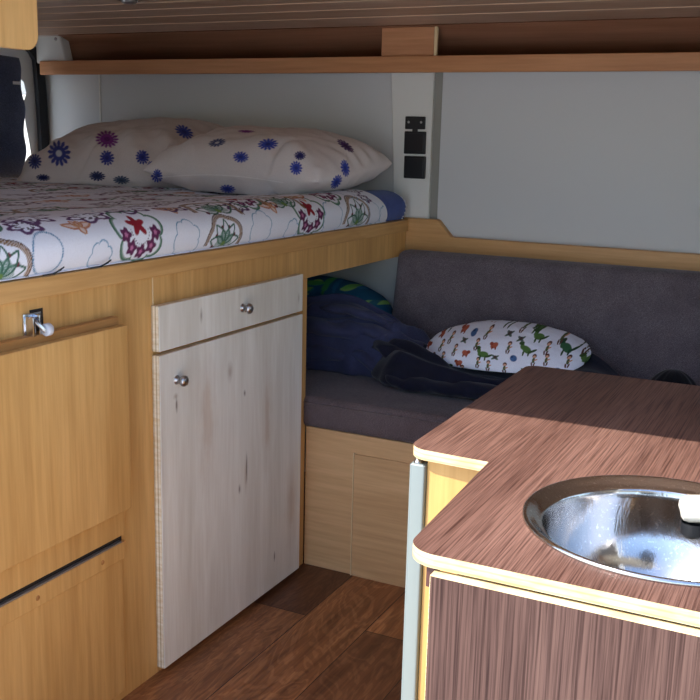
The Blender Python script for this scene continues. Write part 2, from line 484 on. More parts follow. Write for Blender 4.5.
def shell(name, F, Bk, mat, parent=None, cF=None, cB=None):
    """front and back grids sharing a border, as one closed mesh"""
    P = np.concatenate([F, Bk[:, ::-1]], 1)
    P = np.concatenate([P, F[:, :1]], 1)
    col = None
    if cF is not None:
        col = np.concatenate([cF, cB[:, ::-1], cF[:, :1]], 1)
    o = grid_obj(name, P, mat, col, parent)
    bm = bmesh.new(); bm.from_mesh(o.data)
    bmesh.ops.remove_doubles(bm, verts=bm.verts, dist=1e-5)
    bmesh.ops.recalc_face_normals(bm, faces=bm.faces)
    for f in bm.faces: f.smooth = True
    bm.to_mesh(o.data); bm.free(); return o
cv = shell('window_cover', F, Bk, fabric('navy_padding', (80, 92, 122), (104, 116, 146), 500, 6))
tag(cv, 'dark navy padded cover hanging in front of the rear window', 'window cover')
lab = obj('care_tag', box(-2.502, -2.500, 2.545, 2.578, 1.222, 1.232, .0006), STITCH, cv)

# ------------------------------------------------------------------ bed and the cabinets beneath it
FX = CAB_X            # visible face of the carcass
bed = thing('bed_platform', 'light wood bed platform with a long front rail across the van', 'bed', (-1.8, 1.77, 0))
obj('platform_board', box(-2.55, -1.175, .81, 2.70, .822, .846, .001), BEECH_Y, bed)
obj('front_rail', box(-1.174, -1.148, .81, 2.716, .814, .8475, .002), BEECH_Y, bed)
obj('apron', box(-1.172, FX, 1.5115, 2.716, .7425, .8135, .001), BEECH_V, bed)

cab = thing('storage_cabinet', 'light wood cabinet left under the bed with a fold-down flap and metal catch', 'cabinet', (-1.4, 1.15, 0))
obj('front_panel', box(-1.172, FX, .81, 1.5085, 0.0, .8135, .0008), BEECH_V, cab)
obj('edge_strip', box(-1.1715, FX + .0006, 1.5088, 1.5110, .7545, .8130, 0), EDGE_LINE, cab)
obj('side_panel', box(-1.72, -1.173, .812, .828, 0, .82, .001), BEECH_V, cab)
obj('back_panel', box(-1.72, -1.704, .829, 1.50, 0, .82, .001), BEECH_V, cab)
fl = obj('flap_door', box(FX + .0175, FX + .034, .83, 1.392, .400, .744, .0016), BEECH_V, cab)
obj('ledge', box(FX + .0005, FX + .017, .83, 1.389, .725, .7575, .0015), wood('ledge_beech', (196, 148, 92), (170, 122, 72), 'Y'), cab)
obj('spacer_board', box(FX + .0005, FX + .0168, .83, 1.386, .41, .7245, .001), BEECH_V, cab)
obj('middle_board', box(FX + .0005, FX + .010, .83, 1.400, .341, .4095, .001), BEECH_V, cab)
sl = obj('finger_slot', box(FX + .0005, FX + .0030, .83, 1.398, .3275, .3405, 0), DARKGAP, cab)
obj('slot_edge', box(FX + .0032, FX + .010, .83, 1.390, .3275, .3305, 0), newmat('slot_grey', .5, color=(120, 112, 104)), cab)
bt = obj('batten', box(FX + .0005, FX + .0105, .83, 1.400, .293, .3272, .001), BEECH_V, cab)
for y in (.95, 1.17, 1.335):
    obj('dowel', lathe(bmesh.new(), [(0, .0011), (.0045, .0009), (.005, 0)], (FX + .0100, y, .309), 'x', 16), newmat('dowel_wood', .6, color=(176, 124, 70)), bt, True)
obj('lower_board', box(FX + .0005, FX + .006, .83, 1.395, .02, .2928, .001), BEECH_V, cab)
obj('hinge_slit', box(FX + .0005, FX + .0165, 1.3865, 1.391, .50, .66, 0), DARKGAP, cab)
# metal roller catch above the ledge
ct = bmesh.new()
add_box(ct, FX + .001, FX + .004, 1.172, 1.212, .752, .792, .001)
add_box(ct, FX + .004, FX + .022, 1.174, 1.180, .757, .788, .001)
add_box(ct, FX + .004, FX + .018, 1.192, 1.197, .757, .790, .001)
tube(ct, [(FX + .012, 1.176, .787), (FX + .022, 1.186, .776), (FX + .026, 1.196, .764)], .0035, 8)
catch = obj('catch', ct, CHROME, cab, 'auto')
obj('roller', lathe(bmesh.new(), [(0, -.006), (.009, -.006), (.0105, -.004), (.0105, .004), (.009, .006), (0, .006)], (FX + .024, 1.203, .765), 'y', 24), DIAL, catch, True)
obj('catch_recess', box(FX + .0002, FX + .0010, 1.190, 1.219, .766, .796, 0), DARKGAP, cab)

KN = [(1.554, .557, .0035, .014, .38), (1.552, .575, .007, .006, .15), (1.744, .585, .010, .020, .13), (1.803, .526, .0040, .007, .35),
      (1.812, .352, .0028, .030, .38), (1.809, .335, .006, .040, .12), (1.783, .310, .0040, .010, .30), (1.938, .092, .0035, .012, .38),
      (1.640, .722, .0045, .014, .22), (2.040, .705, .004, .012, .15), (2.02, .20, .03, .10, .06), (1.66, .50, .03, .14, .06), (1.90, .45, .02, .12, .06)]
WW = whitewash(KN)
cup = thing('cupboard', 'whitewashed wooden cupboard with one drawer above a tall door under the bed', 'cupboard', (-1.4, 1.8, 0))
obj('side_panel', box(-1.72, FX, 2.0965, 2.1165, 0, .7420, .0008), BEECH_V, cup)
obj('carcass', box(-1.72, FX - .0005, 1.5115, 2.0950, 0, .7420, .0008), BEECH_V, cup)
def front(name, y0, y1, z0, z1):
    x0, x1 = FX + .001, FX + .0195
    bm = box(x0, x1, y0, y1, z0, z1, .0012, 2)
    for f in bm.faces:
        c = f.calc_center_median(); f.material_index = 0 if c.x > x1 - .0008 else 1
    return obj(name, bm, None, cup, mats=[WW, PLYV])
dr = front('drawer', 1.5020, 2.0600, .6720, .7600)
dd = front('door', 1.5020, 2.0610, .014, .6645)
kp = [(.0, .0245), (.006, .0242), (.0105, .021), (.0115, .016), (.009, .0115), (.0055, .009), (.0052, .003), (.009, .0012), (.0095, 0)]
for par, y, z in ((dr, 1.794, .7165), (dd, 1.556, .6075)):
    obj('knob', lathe(bmesh.new(), kp, (FX + .0193, y, z), 'x', 32), SATIN, par, True)

# mattress (blue) and printed sheet
def bed_profile(off, n_top=40, fine=.0023, x_end=-2.49, x_f=-1.148, z0=.8485):
    """cross-section (x,z) from the rail, over the rounded front edge, to the rear; returns arrays and arc length"""
    pts = [(x_f - .03, z0 + .001 - off * .5)]
    pts.append((x_f - .008 + off, z0 + .002))
    cz, r = .890, .042
    for k in range(25):
        a = -PI / 2 + .25 + k / 24 * (PI - .30)
        rx = .018 if a < 0 else .060
        rz = .040 if a < 0 else .042
        cx = x_f + .002 - .018 if a < 0 else x_f + .002 - .018
        if a < 0: p = (cx + math.cos(a) * (.018 + off), cz + math.sin(a) * rz)
        else:
            p = (x_f - .016 - .05 + math.cos(a) * (.068 + off), cz + math.sin(a) * (.042 + off))
        pts.append(p)
    for k in range(1, n_top):
        x = pts[26][0] + (x_end - pts[26][0]) * k / (n_top - 1)
        pts.append((x, .931 + off - .016 * sst(0, .22, (pts[26][0] - x))))
    return np.array(pts)
def resample(pts, ss):
    d = np.r_[0, np.cumsum(np.hypot(*np.diff(pts, axis=0).T))]
    return np.stack([np.interp(ss, d, pts[:, 0]), np.interp(ss, d, pts[:, 1])], 1), d[-1]
mat_bed = thing('mattress', 'blue mattress on the bed platform, bare at its end by the far wall', 'mattress', (-1.8, 1.77, .847))
pr = bed_profile(0.0)
pp, Ltot = resample(pr, np.linspace(0, 99, 2)); ss = np.r_[np.linspace(0, .25, 60), np.linspace(.27, Ltot, 40)]
prof, _ = resample(pr, ss)
ysm = np.r_[np.linspace(.83, 2.64, 30), np.linspace(2.65, 2.712, 16)]
S_, Y_ = np.meshgrid(np.arange(len(prof)), ysm, indexing='ij')
Px = prof[:, 0][:, None] + 0 * Y_; Pz = prof[:, 1][:, None] + 0 * Y_
k = np.clip((Y_ - 2.668) / .046, 0, 1); fall = 1 - np.sqrt(np.clip(1 - k ** 2, 0, 1))
Px = Px - fall * .022 * (ss[:, None] < .25)
Pz = .849 + (Pz - .849) * (1 - fall * .60)
Yb = Y_.copy()
body = grid_obj('cover', np.stack([Px, Yb, Pz], -1), BLUEM, None, mat_bed)
# end border: close the far end
bm = bmesh.new(); vs = [bm.verts.new((Px[i, -1], 2.7122, Pz[i, -1])) for i in range(len(prof))]
vb = [bm.verts.new((Px[i, -1], 2.7122, .848)) for i in range(len(prof))]
for i in range(len(prof) - 1): bm.faces.new((vs[i], vs[i + 1], vb[i + 1], vb[i]))
obj('end_border', bm, BLUEM, mat_bed)
# overlock stitches up the rounded corner
bm = bmesh.new()
for i in range(2, 30, 3):
    j0 = 38
    p0 = Vector((Px[i, j0], Yb[i, j0], Pz[i, j0])); p1 = Vector((Px[i, j0 + 4], Yb[i, j0 + 4], Pz[i, j0 + 4]))
    out = Vector((.0016, 0, .0010))
    tube(bm, [p0 + out, (p0 + p1) / 2 + out * 1.6, p1 + out], .0021, 6)
obj('stitching', bm, STITCH, mat_bed)

# printed pattern of the sheet, as a function of (s = distance over the edge, y)
def petal(dx, dy, ang, ln, wd):
    c, s = math.cos(ang), math.sin(ang); a = dx * c + dy * s; b = -dx * s + dy * c
    u = np.clip(a / ln, 0, 1); half = wd * np.sin(PI * u ** .8)
    return a, b, half, (a > 0) & (a < ln)
def med_red(col, dx, dy, R, purple=(98, 42, 82)):
    r = np.hypot(dx, dy); th = np.arctan2(dy, dx)
    Ro = R * (.84 + .22 * np.abs(np.cos(3.5 * (th + PI / 2))) ** .6)
    col = blend(col, sst(.0034, .0016, np.abs(r - Ro)) , L3((62, 108, 84)))
    col = blend(col, sst(.0032, .0018, np.abs(r - Ro * .95)) * .8, L3((92, 132, 108)))
    for k in range(5):
        a = -PI / 2 + (k - 2) * .72
        cx, cy = math.cos(a) * R * .66, math.sin(a) * R * .60
        q = np.hypot(dx - cx, dy - cy); t2 = np.arctan2(dy - cy, dx - cx)
        rr = R * .235 * (.84 + .16 * np.cos(5 * t2))
        col = blend(col, sst(1.15, .95, q / rr), L3(purple)); col = blend(col, sst(.45, .25, q / rr), L3((190, 120, 160)))
    q = np.hypot(dx, dy - R * .22); t2 = np.arctan2(dy - R * .22, dx)
    rr = R * .40 * (.74 + .26 * np.cos(5 * t2 - PI / 2))
    col = blend(col, sst(1.08, .94, q / rr), L3((150, 34, 50)))
    dots = (np.sin(th * 26) > .2) & (np.abs(r - R * .38) < .0014) & (dy < 0.1 * R)
    return blend(col, dots * .8, L3((60, 40, 60)))
def med_fan(col, dx, dy, R):
    dy = dy + R * .45
    r = np.hypot(dx, dy); th = np.arctan2(dy, dx); up = th > -.25
    for k in range(5):
        a = PI / 2 + (k - 2) * .68
        aa, b, half, ok = petal(dx, dy, a, R * 1.12, R * .27)
        edge = sst(.0032, .0014, np.abs(np.abs(b) - half)) * ok
        col = blend(col, edge, L3((60, 104, 88)))
        hatch = (np.abs(b) < half * .7) & ok & (aa < R * .62)
        col = blend(col, hatch * (.35 + .45 * (np.sin(aa * 1500) > 0)), L3((96, 140, 122)))
        cx, cy = math.cos(a + .34) * R * .78, math.sin(a + .34) * R * .78
        q = np.hypot((dx - cx), (dy - cy)); col = blend(col, sst(R * .11, R * .08, q), L3((104, 42, 60)))
    Ro = R * (1.20 + .10 * np.abs(np.sin(2.5 * (th - PI / 2 + .3))))
    col = blend(col, sst(R * .11, R * .08, np.abs(r - Ro)) * up * (.6 + .4 * (np.sin(r * 1800) > 0)), L3((138, 104, 66)))
    col = blend(col, sst(.0018, .0008, np.abs(r - Ro * 1.1)) * up, L3((84, 62, 50)))
    return blend(col, sst(R * .16, R * .12, np.hypot(dx, dy)), L3((108, 140, 74)))
def cloud(col, dx, dy, R, c=(112, 160, 190), dotted=False, lobes=3.5):
    r = np.hypot(dx, dy * .9); th = np.arctan2(dy, dx)
    Ro = R * (.84 + .16 * np.abs(np.sin(lobes * th)) ** .6)
    m = sst(.0017, .0007, np.abs(r - Ro))
    if dotted: m = sst(.0026, .0012, np.abs(r - R)) * (.35 + .65 * (np.sin(th * 56) > -.2))
    return blend(col, m, L3(c))
def leafy(col, dx, dy, R, c=(176, 92, 62)):
    for a, ln in ((.25, 1.0), (1.15, .55), (2.0, .6), (2.95, 1.1), (-1.4, .5)):
        aa, b, half, ok = petal(dx, dy, a, R * ln, R * .2)
        col = blend(col, sst(.0032, .0014, np.abs(np.abs(b) - half)) * ok, L3(c))
        col = blend(col, sst(.0042, .0030, np.abs(np.abs(b) - half * .55)) * ok * .55, L3((214, 170, 130)))
    return col
def scroll(col, dx, dy, R, c=(96, 62, 104)):
    r = np.hypot(dx * .55, dy); th = np.arctan2(dy, dx * .55)
    col = blend(col, sst(.0044, .0024, np.abs(r - R * (.5 + .1 * np.sin(6 * th)))), L3(c))
    return blend(col, ((np.abs(r - R * .28) < R * .09) & (np.sin(th * 9 + r * 300) > 0)) * .9, L3((70, 48, 60)))

def paint_sheet(S, Y):
    col = np.zeros(S.shape + (3,)) + L3((232, 236, 246))
    SB = .030                                   # arc length at the rail
    mot = [('fan', 1.125, .032, .047), ('oval', 1.222, .040, .034), ('leaf', 1.318, .082, .036), ('cloud', 1.352, .018, .030), ('red', 1.462, .060, .064),
           ('cloud', 1.604, .030, .042), ('fan', 1.738, .034, .048), ('cloud', 1.880, .030, .044), ('cloud', 2.02, .016, .03), ('leaf', 1.95, .085, .04),
           ('red', 2.110, .060, .068), ('cloud', 2.222, .034, .050), ('fan', 2.365, .042, .058), ('cloud', 2.475, .035, .040), ('leaf', 1.61, .115, .04),
           ('scroll', 1.205, .098, .034), ('scroll', 1.83, .100, .034), ('cloud', 2.545, .02, .03), ('scroll', 2.47, .085, .03)]
    r = random.Random(9)
    rows = np.arange(.155, 1.55, .105)
    for j, s0 in enumerate(rows):
        yy = .86 + (j % 2) * .065
        while yy < 2.6:
            kd = ('red', 'scroll', 'fan', 'leaf', 'cloud', 'scroll')[r.randrange(6)]
            mot.append((kd, yy + r.uniform(-.012, .012), s0 - SB + r.uniform(-.014, .014), r.uniform(.046, .060))); yy += .128
    for kd, y, s, R in mot:
        s = s + SB
        i0, i1 = np.searchsorted(S[:, 0], (s - R * 1.9, s + R * 1.9)); j0, j1 = np.searchsorted(Y[0], (y - R * 2.3, y + R * 2.3))
        if i1 <= i0 or j1 <= j0: continue
        sl_ = (slice(i0, i1), slice(j0, j1)); dx, dy = Y[sl_] - y, S[sl_] - s; c = col[sl_]
        if kd == 'red': c = med_red(c, dx, dy, R)
        elif kd == 'fan': c = med_fan(c, dx, dy, R)
        elif kd == 'cloud': c = cloud(c, dx, dy, R)
        elif kd == 'oval': c = cloud(c, dx, dy, R, (72, 132, 170), True)
        elif kd == 'leaf': c = leafy(c, dx, dy, R)
        else: c = scroll(c, dx, dy, R)
        col[sl_] = c
    return col
pr = bed_profile(.0035)
_, Ltot = resample(pr, np.array([0.0]))
ss = np.r_[np.arange(0.012, .30, .0021), np.arange(.302, Ltot - .01, .0062)]
prof, _ = resample(pr, ss)
ys = np.arange(.835, 2.566, .0021)
S, Y = np.meshgrid(ss, ys, indexing='ij')
Px = prof[:, 0][:, None] + 0 * Y; Pz = prof[:, 1][:, None] + 0 * Y
amp = .0016 * sst(.03, .10, S)
wv = waves(S * 1.4, Y, 21, 9, 9, 60) * amp
ins = sst(.0, .14, S)
Pz = Pz + wv * (.3 + .7 * ins) + .0010 * ins; Px = Px + .5 * wv * (1 - ins)
# slanting hem at the far end
hem = 2.566 + (Y - 2.566)
shiftY = -.075 * sst(.02, .16, S) * sst(2.35, 2.566, Y)
colS = paint_sheet(S, Y)
colS = blend(colS, sst(.014, .010, 2.566 - Y), L3((236, 238, 244)))
sheet = grid_obj('bed_sheet', np.stack([Px, Y + shiftY, Pz], -1), painted('printed_cotton', weave=900), colS)
tag(sheet, 'white bed sheet printed with colourful flower medallions spread over the mattress', 'bed sheet')
sm = sheet.modifiers.new('thick', 'SOLIDIFY'); sm.thickness = .0012; sm.offset = -1
# loops of dark cord peeking out under the sheet
for k, (y, ln) in enumerate(((1.236, .02), (1.352, .022))):
    bm = tube(bmesh.new(), [(-1.149, y - ln, .8498), (-1.143, y - .004, .8512), (-1.1405, y + ln * .6, .8560), (-1.1405, y + ln, .8600), (-1.141, y + ln * .5, .8560), (-1.143, y - ln * .1, .8505)], .0013, 6)
    tag(obj('cord_loop', bm, newmat('dark_cord', .8, color=(38, 44, 50))),
        ('dark cord loop under the sheet edge at far left of the bed rail', 'dark cord loop under the sheet edge nearer the seam in the cabinet front')[k], 'cord')

# ------------------------------------------------------------------ pillows
def daisy(col, X, Z, cx, cz, rx, rz, c, rot=0, hole=False, petals=13):
    dx, dz = X - cx, Z - cz
    cr, sr = math.cos(rot), math.sin(rot); dx, dz = dx * cr + dz * sr, -dx * sr + dz * cr
    r = np.hypot(dx / rx, dz / rz); th = np.arctan2(dz / rz, dx / rx)
    edge = .90 + .10 * np.cos(petals * th)
    gap = sst(-.75, -.35, np.cos(petals * th)) * 1.0
    m = sst(edge + .04, edge - .06, r) * np.where(r > .55, .45 + .55 * gap, 1)
    col = blend(col, m, L3(c))
    cc = tuple(int(v * .6) for v in c)
    col = blend(col, sst(.30, .22, r) * .6, L3(cc))
    if hole: col = blend(col, sst(.30, .2, r), L3((200, 200, 206)))
    return col

def pillow(name, cx, cy, cz, a, b, T, rotz, tilt, base, flowers, seed, mat, lean=0, wr=.004, nu=300, nv=240, pk=.88, kx=2.6, crease=None, rc=.0, low=.72):
    U, V = np.meshgrid(np.sin(np.linspace(-1, 1, nu) * PI / 2), np.sin(np.linspace(-1, 1, nv) * PI / 2), indexing='ij')
    A, B = U * (1 - .12 * (1 - pk) * 0 - (1 - pk) * (1 - V ** 2)) , V * (1 - (1 - pk) * (1 - U ** 2) * 1.0)
    A = A * np.sqrt(1 - rc * V ** 2); B = B * np.sqrt(1 - rc * U ** 2)
    prof_ = (np.clip(1 - np.abs(U) ** kx, 0, 1) ** .55) * (np.clip(1 - np.abs(V) ** kx, 0, 1) ** .55)
    W = waves(A * 2, B * 2, seed, 9, 2.5, 22); W = .6 * W - .9 * np.abs(np.sin(waves(A * 2.6, B * 1.6, seed + 7, 5, 2.2, 9))) ** .7
    rad = np.abs(U) ** 3 + np.abs(V) ** 3
    puck = np.sin(U * 26 + 3 * V + seed) * sst(.75, .98, np.abs(V)) * .5 + np.sin(V * 22 + 2 * U) * sst(.7, .97, np.abs(U)) * .6
    out = []
    for sgn in (1, -1):
        ed = np.clip(prof_ * 4, 0, 1)
        h = sgn * T / 2 * prof_ + sgn * (wr * W + wr * 0.8 * puck) * ed
        if crease is not None: h = h + sgn * crease(A, B) * ed
        x, y, z = A * a, B * b, h
        if sgn < 0: z = z * low
        ct, st_ = math.cos(tilt), math.sin(tilt)      # tilt about x : back edge up
        y, z = y * ct - z * st_, y * st_ + z * ct
        cl, sl2 = math.cos(lean), math.sin(lean)      # roll about y
        x, z = x * cl + z * sl2, -x * sl2 + z * cl
        cr, sr = math.cos(rotz), math.sin(rotz)
        x, y = x * cr - y * sr, x * sr + y * cr
        out.append(np.stack([x + cx, y + cy, z + cz], -1))
    cols = []
    for i, P in enumerate(out):
        col = np.zeros(P.shape) + L3(base)
        col = flowers(col, P, A, B, i)
        cols.append(col)
    return out, cols

def build_pillow(name, out, cols, mat, floor_z=None, wall_y=None):
    if floor_z is not None:
        for P in out:
            lo = P[..., 2] < floor_z; P[..., 2] = np.where(lo, floor_z + (P[..., 2] - floor_z) * .04, P[..., 2])
    if wall_y is not None:
        for P in out:
            hi = P[..., 1] > wall_y; P[..., 1] = np.where(hi, wall_y + (P[..., 1] - wall_y) * .04, P[..., 1])
    return shell(name, out[0], out[1], mat, None, cols[0], cols[1])

BLU, BL2, PUR = (58, 74, 164), (58, 70, 130), (124, 56, 134)
RP = [(-1.38, 1.056, .030, .014, BLU, .12, 0), (-1.463, 1.021, .024, .014, BLU, 0, 0), (-1.540, 1.056, .028, .010, (70, 80, 124), .2, 1), (-1.296, .999, .018, .017, BLU, 0, 0),
      (-1.284, 1.030, .017, .011, (52, 52, 110), .1, 0), (-1.135, 1.056, .030, .010, (84, 56, 108), -.6, 0), (-1.143, .999, .014, .022, BLU, .2, 0), (-1.172, .964, .016, .020, BLU, -.5, 0),
      (-1.505, .935, .024, .012, BLU, 0, 0), (-1.735, .962, .016, .018, BLU, 0, 0), (-1.45, 1.088, .026, .004, PUR, 0, 0), (-1.60, 1.085, .022, .004, BLU, 0, 0)]
LP = [(-2.165, 1.010, .044, .036, (62, 70, 140), .15, 1), (-2.262, .983, .026, .022, (66, 72, 124), 0, 0), (-1.979, 1.056, .042, .024, PUR, 0, 0), (-1.981, 1.002, .026, .021, (58, 64, 140), 0, 0),
      (-1.851, 1.008, .024, .020, (54, 62, 142), 0, 0), (-1.686, 1.083, .034, .018, BLU, -.45, 0), (-2.23, .936, .028, .010, (40, 44, 90), 0, 0), (-2.02, .948, .03, .014, (46, 56, 96), 0, 0),
      (-1.80, .960, .022, .022, BLU, 0, 0), (-1.82, .985, .014, .012, BLU, 0, 0), (-1.93, .940, .03, .012, (70, 84, 108), 0, 0)]
def flower_fn(lst, phi, yref):
    ca, sa = math.cos(phi), math.sin(phi)
    def f(col, P, A, B, i):
        m = P[..., 1]
        for (cx, cz, rx, rz, c, rot, hole) in lst:
            col2 = daisy(col, P[..., 0] * ca + P[..., 1] * sa, P[..., 2], cx * ca + yref * sa, cz, rx * ca * 1.08, rz * 1.08, c, rot, hole, 15 if c == PUR else 13)
            col = col2
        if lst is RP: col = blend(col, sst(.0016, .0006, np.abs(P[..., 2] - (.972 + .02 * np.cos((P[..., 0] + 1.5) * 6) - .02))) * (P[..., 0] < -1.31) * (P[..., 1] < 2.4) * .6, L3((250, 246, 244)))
        return col
    return f
COT = painted('pillow_cotton', weave=700)
def crR(A, B):
    g = lambda x0, y0, w: np.exp(-((A - x0) ** 2 + (B - y0) ** 2) / w ** 2)
    fold = -.012 * np.exp(-((A - .42 - .25 * (B + .9) ** 2) / .035) ** 2) * sst(0, -.6, B)
    return fold + .010 * g(.62, -.75, .18) + .006 * np.sin((A + .2 * B) * 19) * sst(-.2, -.9, B)
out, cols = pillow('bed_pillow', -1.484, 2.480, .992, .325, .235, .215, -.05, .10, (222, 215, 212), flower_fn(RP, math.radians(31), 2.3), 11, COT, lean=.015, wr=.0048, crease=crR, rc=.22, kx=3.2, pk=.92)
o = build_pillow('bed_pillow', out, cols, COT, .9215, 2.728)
tag(o, 'white pillow with blue daisies in front, its right corner near the white column', 'pillow')
def crL(A, B):
    return .008 * np.sin((A * 1.2 + .5 * B) * 14) * sst(.1, -.8, B) - .014 * np.exp(-((A + .15 - .5 * (B + .8)) / .05) ** 2) * sst(.0, -.7, B)
out, cols = pillow('bed_pillow', -2.030, 2.550, .990, .355, .215, .225, .05, .30, (216, 208, 204), flower_fn(LP, math.radians(40), 2.38), 23, COT, lean=-.07, wr=.0048, crease=crL, rc=.22, kx=3.2, pk=.92)
o = build_pillow('bed_pillow', out, cols, COT, .9215, 2.735)
tag(o, 'white pillow with blue and one purple daisy behind at the left, near the rear door', 'pillow')

# ------------------------------------------------------------------ bench
bn = thing('bench', 'light wood bench box with a plain access door along the far wall', 'bench', (-.5, 2.42, 0))
BY = 2.118
obj('front_panel', box(-1.1545, .6, BY, BY + .016, 0, .3685, .0012), BENCHW, bn)
obj('seat_board', box(-1.95, .6, BY + .0165, 2.735, .352, .3685, .001), BENCHW, bn)
obj('side_panel', box(.585, .6, BY + .0165, 2.735, 0, .3515, .001), BENCHW, bn)
d_ = obj('door', box(-1.016, -.62, BY - .0045, BY - .0005, .0, .3195, .001), BENCHV, bn)
obj('edge_band', box(-1.0185, -1.0165, BY - .0055, BY - .0006, .0, .3215, 0), EDGE_LINE, d_)

def cushion(name, x0, x1, y0, y1, z0, z1, r, mat, label, cat, taper=None, seed=1):
    bm = bmesh.new(); add_box(bm, x0, x1, y0, y1, z0, z1, 0)
    bmesh.ops.bevel(bm, geom=list(bm.edges), offset=r, segments=5, profile=.5, affect='EDGES')
    bmesh.ops.triangulate(bm, faces=[f for f in bm.faces if len(f.verts) > 4])
    for _ in range(4):
        es = [e for e in bm.edges if e.calc_length() > .07]
        if not es: break
        bmesh.ops.subdivide_edges(bm, edges=es, cuts=1, use_grid_fill=True)
    for v in bm.verts:
        if taper: v.co = taper(v.co)
    o = obj(name, bm, mat, None, 'auto'); tag(o, label, cat)
    return o
sc_ = cushion('seat_cushion', -1.93, .60, 2.108, 2.735, .3695, .449, .016, SEAT, 'dark grey-brown seat cushion lying on the wooden bench', 'cushion')
obj('seam', tube(bmesh.new(), [(-1.9, 2.1085, .4335), (.58, 2.1085, .4335)], .0022, 8), SEAT, sc_, True)
def bt_(c):
    k = (c.z - .4505) / .31
    return Vector((c.x, c.y + k * .060, c.z))
bc = cushion('back_cushion', -1.150, .60, 2.578, 2.652, .4505, .764, .022, BACK, 'tall dark grey backrest cushion leaning against the far wall', 'cushion', bt_)

# cloths on the bench
def cloth(name, cx, cy, outline, H, mat, label, cat, z0=.4500, ridges=(), seed=3, wr=.012, nr=60, na=220, power=.55, edge=.010, hx=None, col=None, ymax=None, bury=None):
    """crumpled cloth heap: outline = radii at equal angles"""
    th = np.linspace(0, 2 * PI, na, endpoint=True); rr = np.linspace(0, 1, nr)
    ol = np.array(list(outline) + [outline[0]]); kk = np.linspace(0, 2 * PI, len(ol))
    # smooth periodic interpolation
    Rb = np.zeros_like(th); n_ = len(outline)
    fr = th / (2 * PI) * n_; i0 = np.floor(fr).astype(int) % n_; f = fr - np.floor(fr); f = f * f * (3 - 2 * f)
    Rb = np.array(outline)[i0] * (1 - f) + np.array(outline)[(i0 + 1) % n_] * f
    r_ = np.random.RandomState(seed)
    Rb = Rb * (1 + .03 * np.sin(th * 7 + seed) + .02 * np.sin(th * 13 + 2))
    RR, TH = np.meshgrid(rr, th, indexing='ij'); Rm = RR * Rb[None, :]
    X = cx + Rm * np.cos(TH); Y = cy + Rm * np.sin(TH)
    dome = np.clip(1 - RR ** 2.2, 0, 1) ** power
    h = edge + H * dome
    if hx is not None: h = h * 0 + edge + hx(X, Y) * np.clip((1 - RR) / .18, 0, 1) ** .6
    w_ = waves(X, Y, seed, 6, 9, 55); rid = 1 - np.abs(np.sin(waves(X, Y, seed + 40, 4, 5, 14) * 1.7)); 
    env = np.clip((1 - RR) / .25, 0.12, 1)
    h = h + wr * (.35 * w_ + 1.3 * (rid ** 2 - .4)) * env
    for (x0, y0, x1, y1, wd, ht) in ridges:
        d = np.array([x1 - x0, y1 - y0]); Ld = np.hypot(*d); d = d / Ld
        u = (X - x0) * d[0] + (Y - y0) * d[1]; v = -(X - x0) * d[1] + (Y - y0) * d[0]
        v = v + .012 * np.sin(u * 18 + x0 * 9)
        h = h + ht * np.exp(-(v / np.where(v > 0, wd * 2.2, wd * .45)) ** 2) * sst(-.03, .04, u) * sst(Ld + .03, Ld - .04, u) * np.clip((1 - RR) / .12, 0, 1)
    h = np.maximum(h, .004)
    if ymax is not None:
        # cloth against the leaning backrest
        lim = ymax + (h) * .19; Y = np.minimum(Y, lim)
    Z = z0 + h
    top = np.stack([X, Y, Z], -1)
    rim = top[-1:].copy(); rim[..., 2] = z0 + .0015; rim[..., 0] -= np.cos(TH[-1:]) * .004; rim[..., 1] -= np.sin(TH[-1:]) * .004
    inn = rim.copy(); inn[..., 0] = cx + (inn[..., 0] - cx) * .02; inn[..., 1] = cy + (inn[..., 1] - cy) * .02
    P = np.concatenate([top, rim, inn], 0)
    o = grid_obj(name, P, mat)
    bm = bmesh.new(); bm.from_mesh(o.data); bmesh.ops.remove_doubles(bm, verts=bm.verts, dist=1e-5)
    bmesh.ops.recalc_face_normals(bm, faces=bm.faces); bm.to_mesh(o.data); bm.free()
    for p in o.data.polygons: p.use_smooth = True
    return tag(o, label, cat)

NAVY = fabric('slate_navy_cloth', (52, 56, 88), (78, 84, 118), 1400, 20)
INK = fabric('ink_black_cloth', (22, 24, 42), (36, 38, 58), 1400, 20)
BLK = fabric('black_cloth', (12, 13, 20), (22, 23, 32), 1200, 20)

# green leaf-print pillow (rests at the back, under the bed)
def leaves(col, P, A, B, i):
    r = random.Random(5)
    X, Z = P[..., 0], P[..., 2] + P[..., 1] * .15
    for k in range(150):
        cx, cz = r.uniform(-1.62, -1.08), r.uniform(.40, .68) + 2.48 * .15
        a = r.uniform(0, PI); ln, wd = r.uniform(.02, .045), r.uniform(.006, .012)
        dx, dz = X - cx, Z - cz; u = (dx * math.cos(a) + dz * math.sin(a)) / ln; v = (-dx * math.sin(a) + dz * math.cos(a)) / wd
        q = np.abs(v) / np.clip(1 - u * u, 1e-3, 1)
        c = r.choice([(76, 160, 84), (116, 184, 88), (44, 124, 124), (150, 196, 100), (44, 112, 150), (30, 90, 120), (38, 118, 126)])
        col = blend(col, (np.abs(u) < 1) * sst(1.05, .85, q) * .9, L3(c))
    return col
out, cols = pillow('throw_pillow', -1.385, 2.630, .545, .240, .13, .20, .0, 1.0, (34, 88, 118), leaves, 31, COT, wr=.002, lean=.05, nu=160, nv=130, rc=.45, pk=1.0)
o = build_pillow('throw_pillow', out, cols, painted('leaf_print_cotton', weave=700), .4505, 2.733)
tag(o, 'green and blue leaf-print pillow behind the navy clothes under the bed', 'pillow')

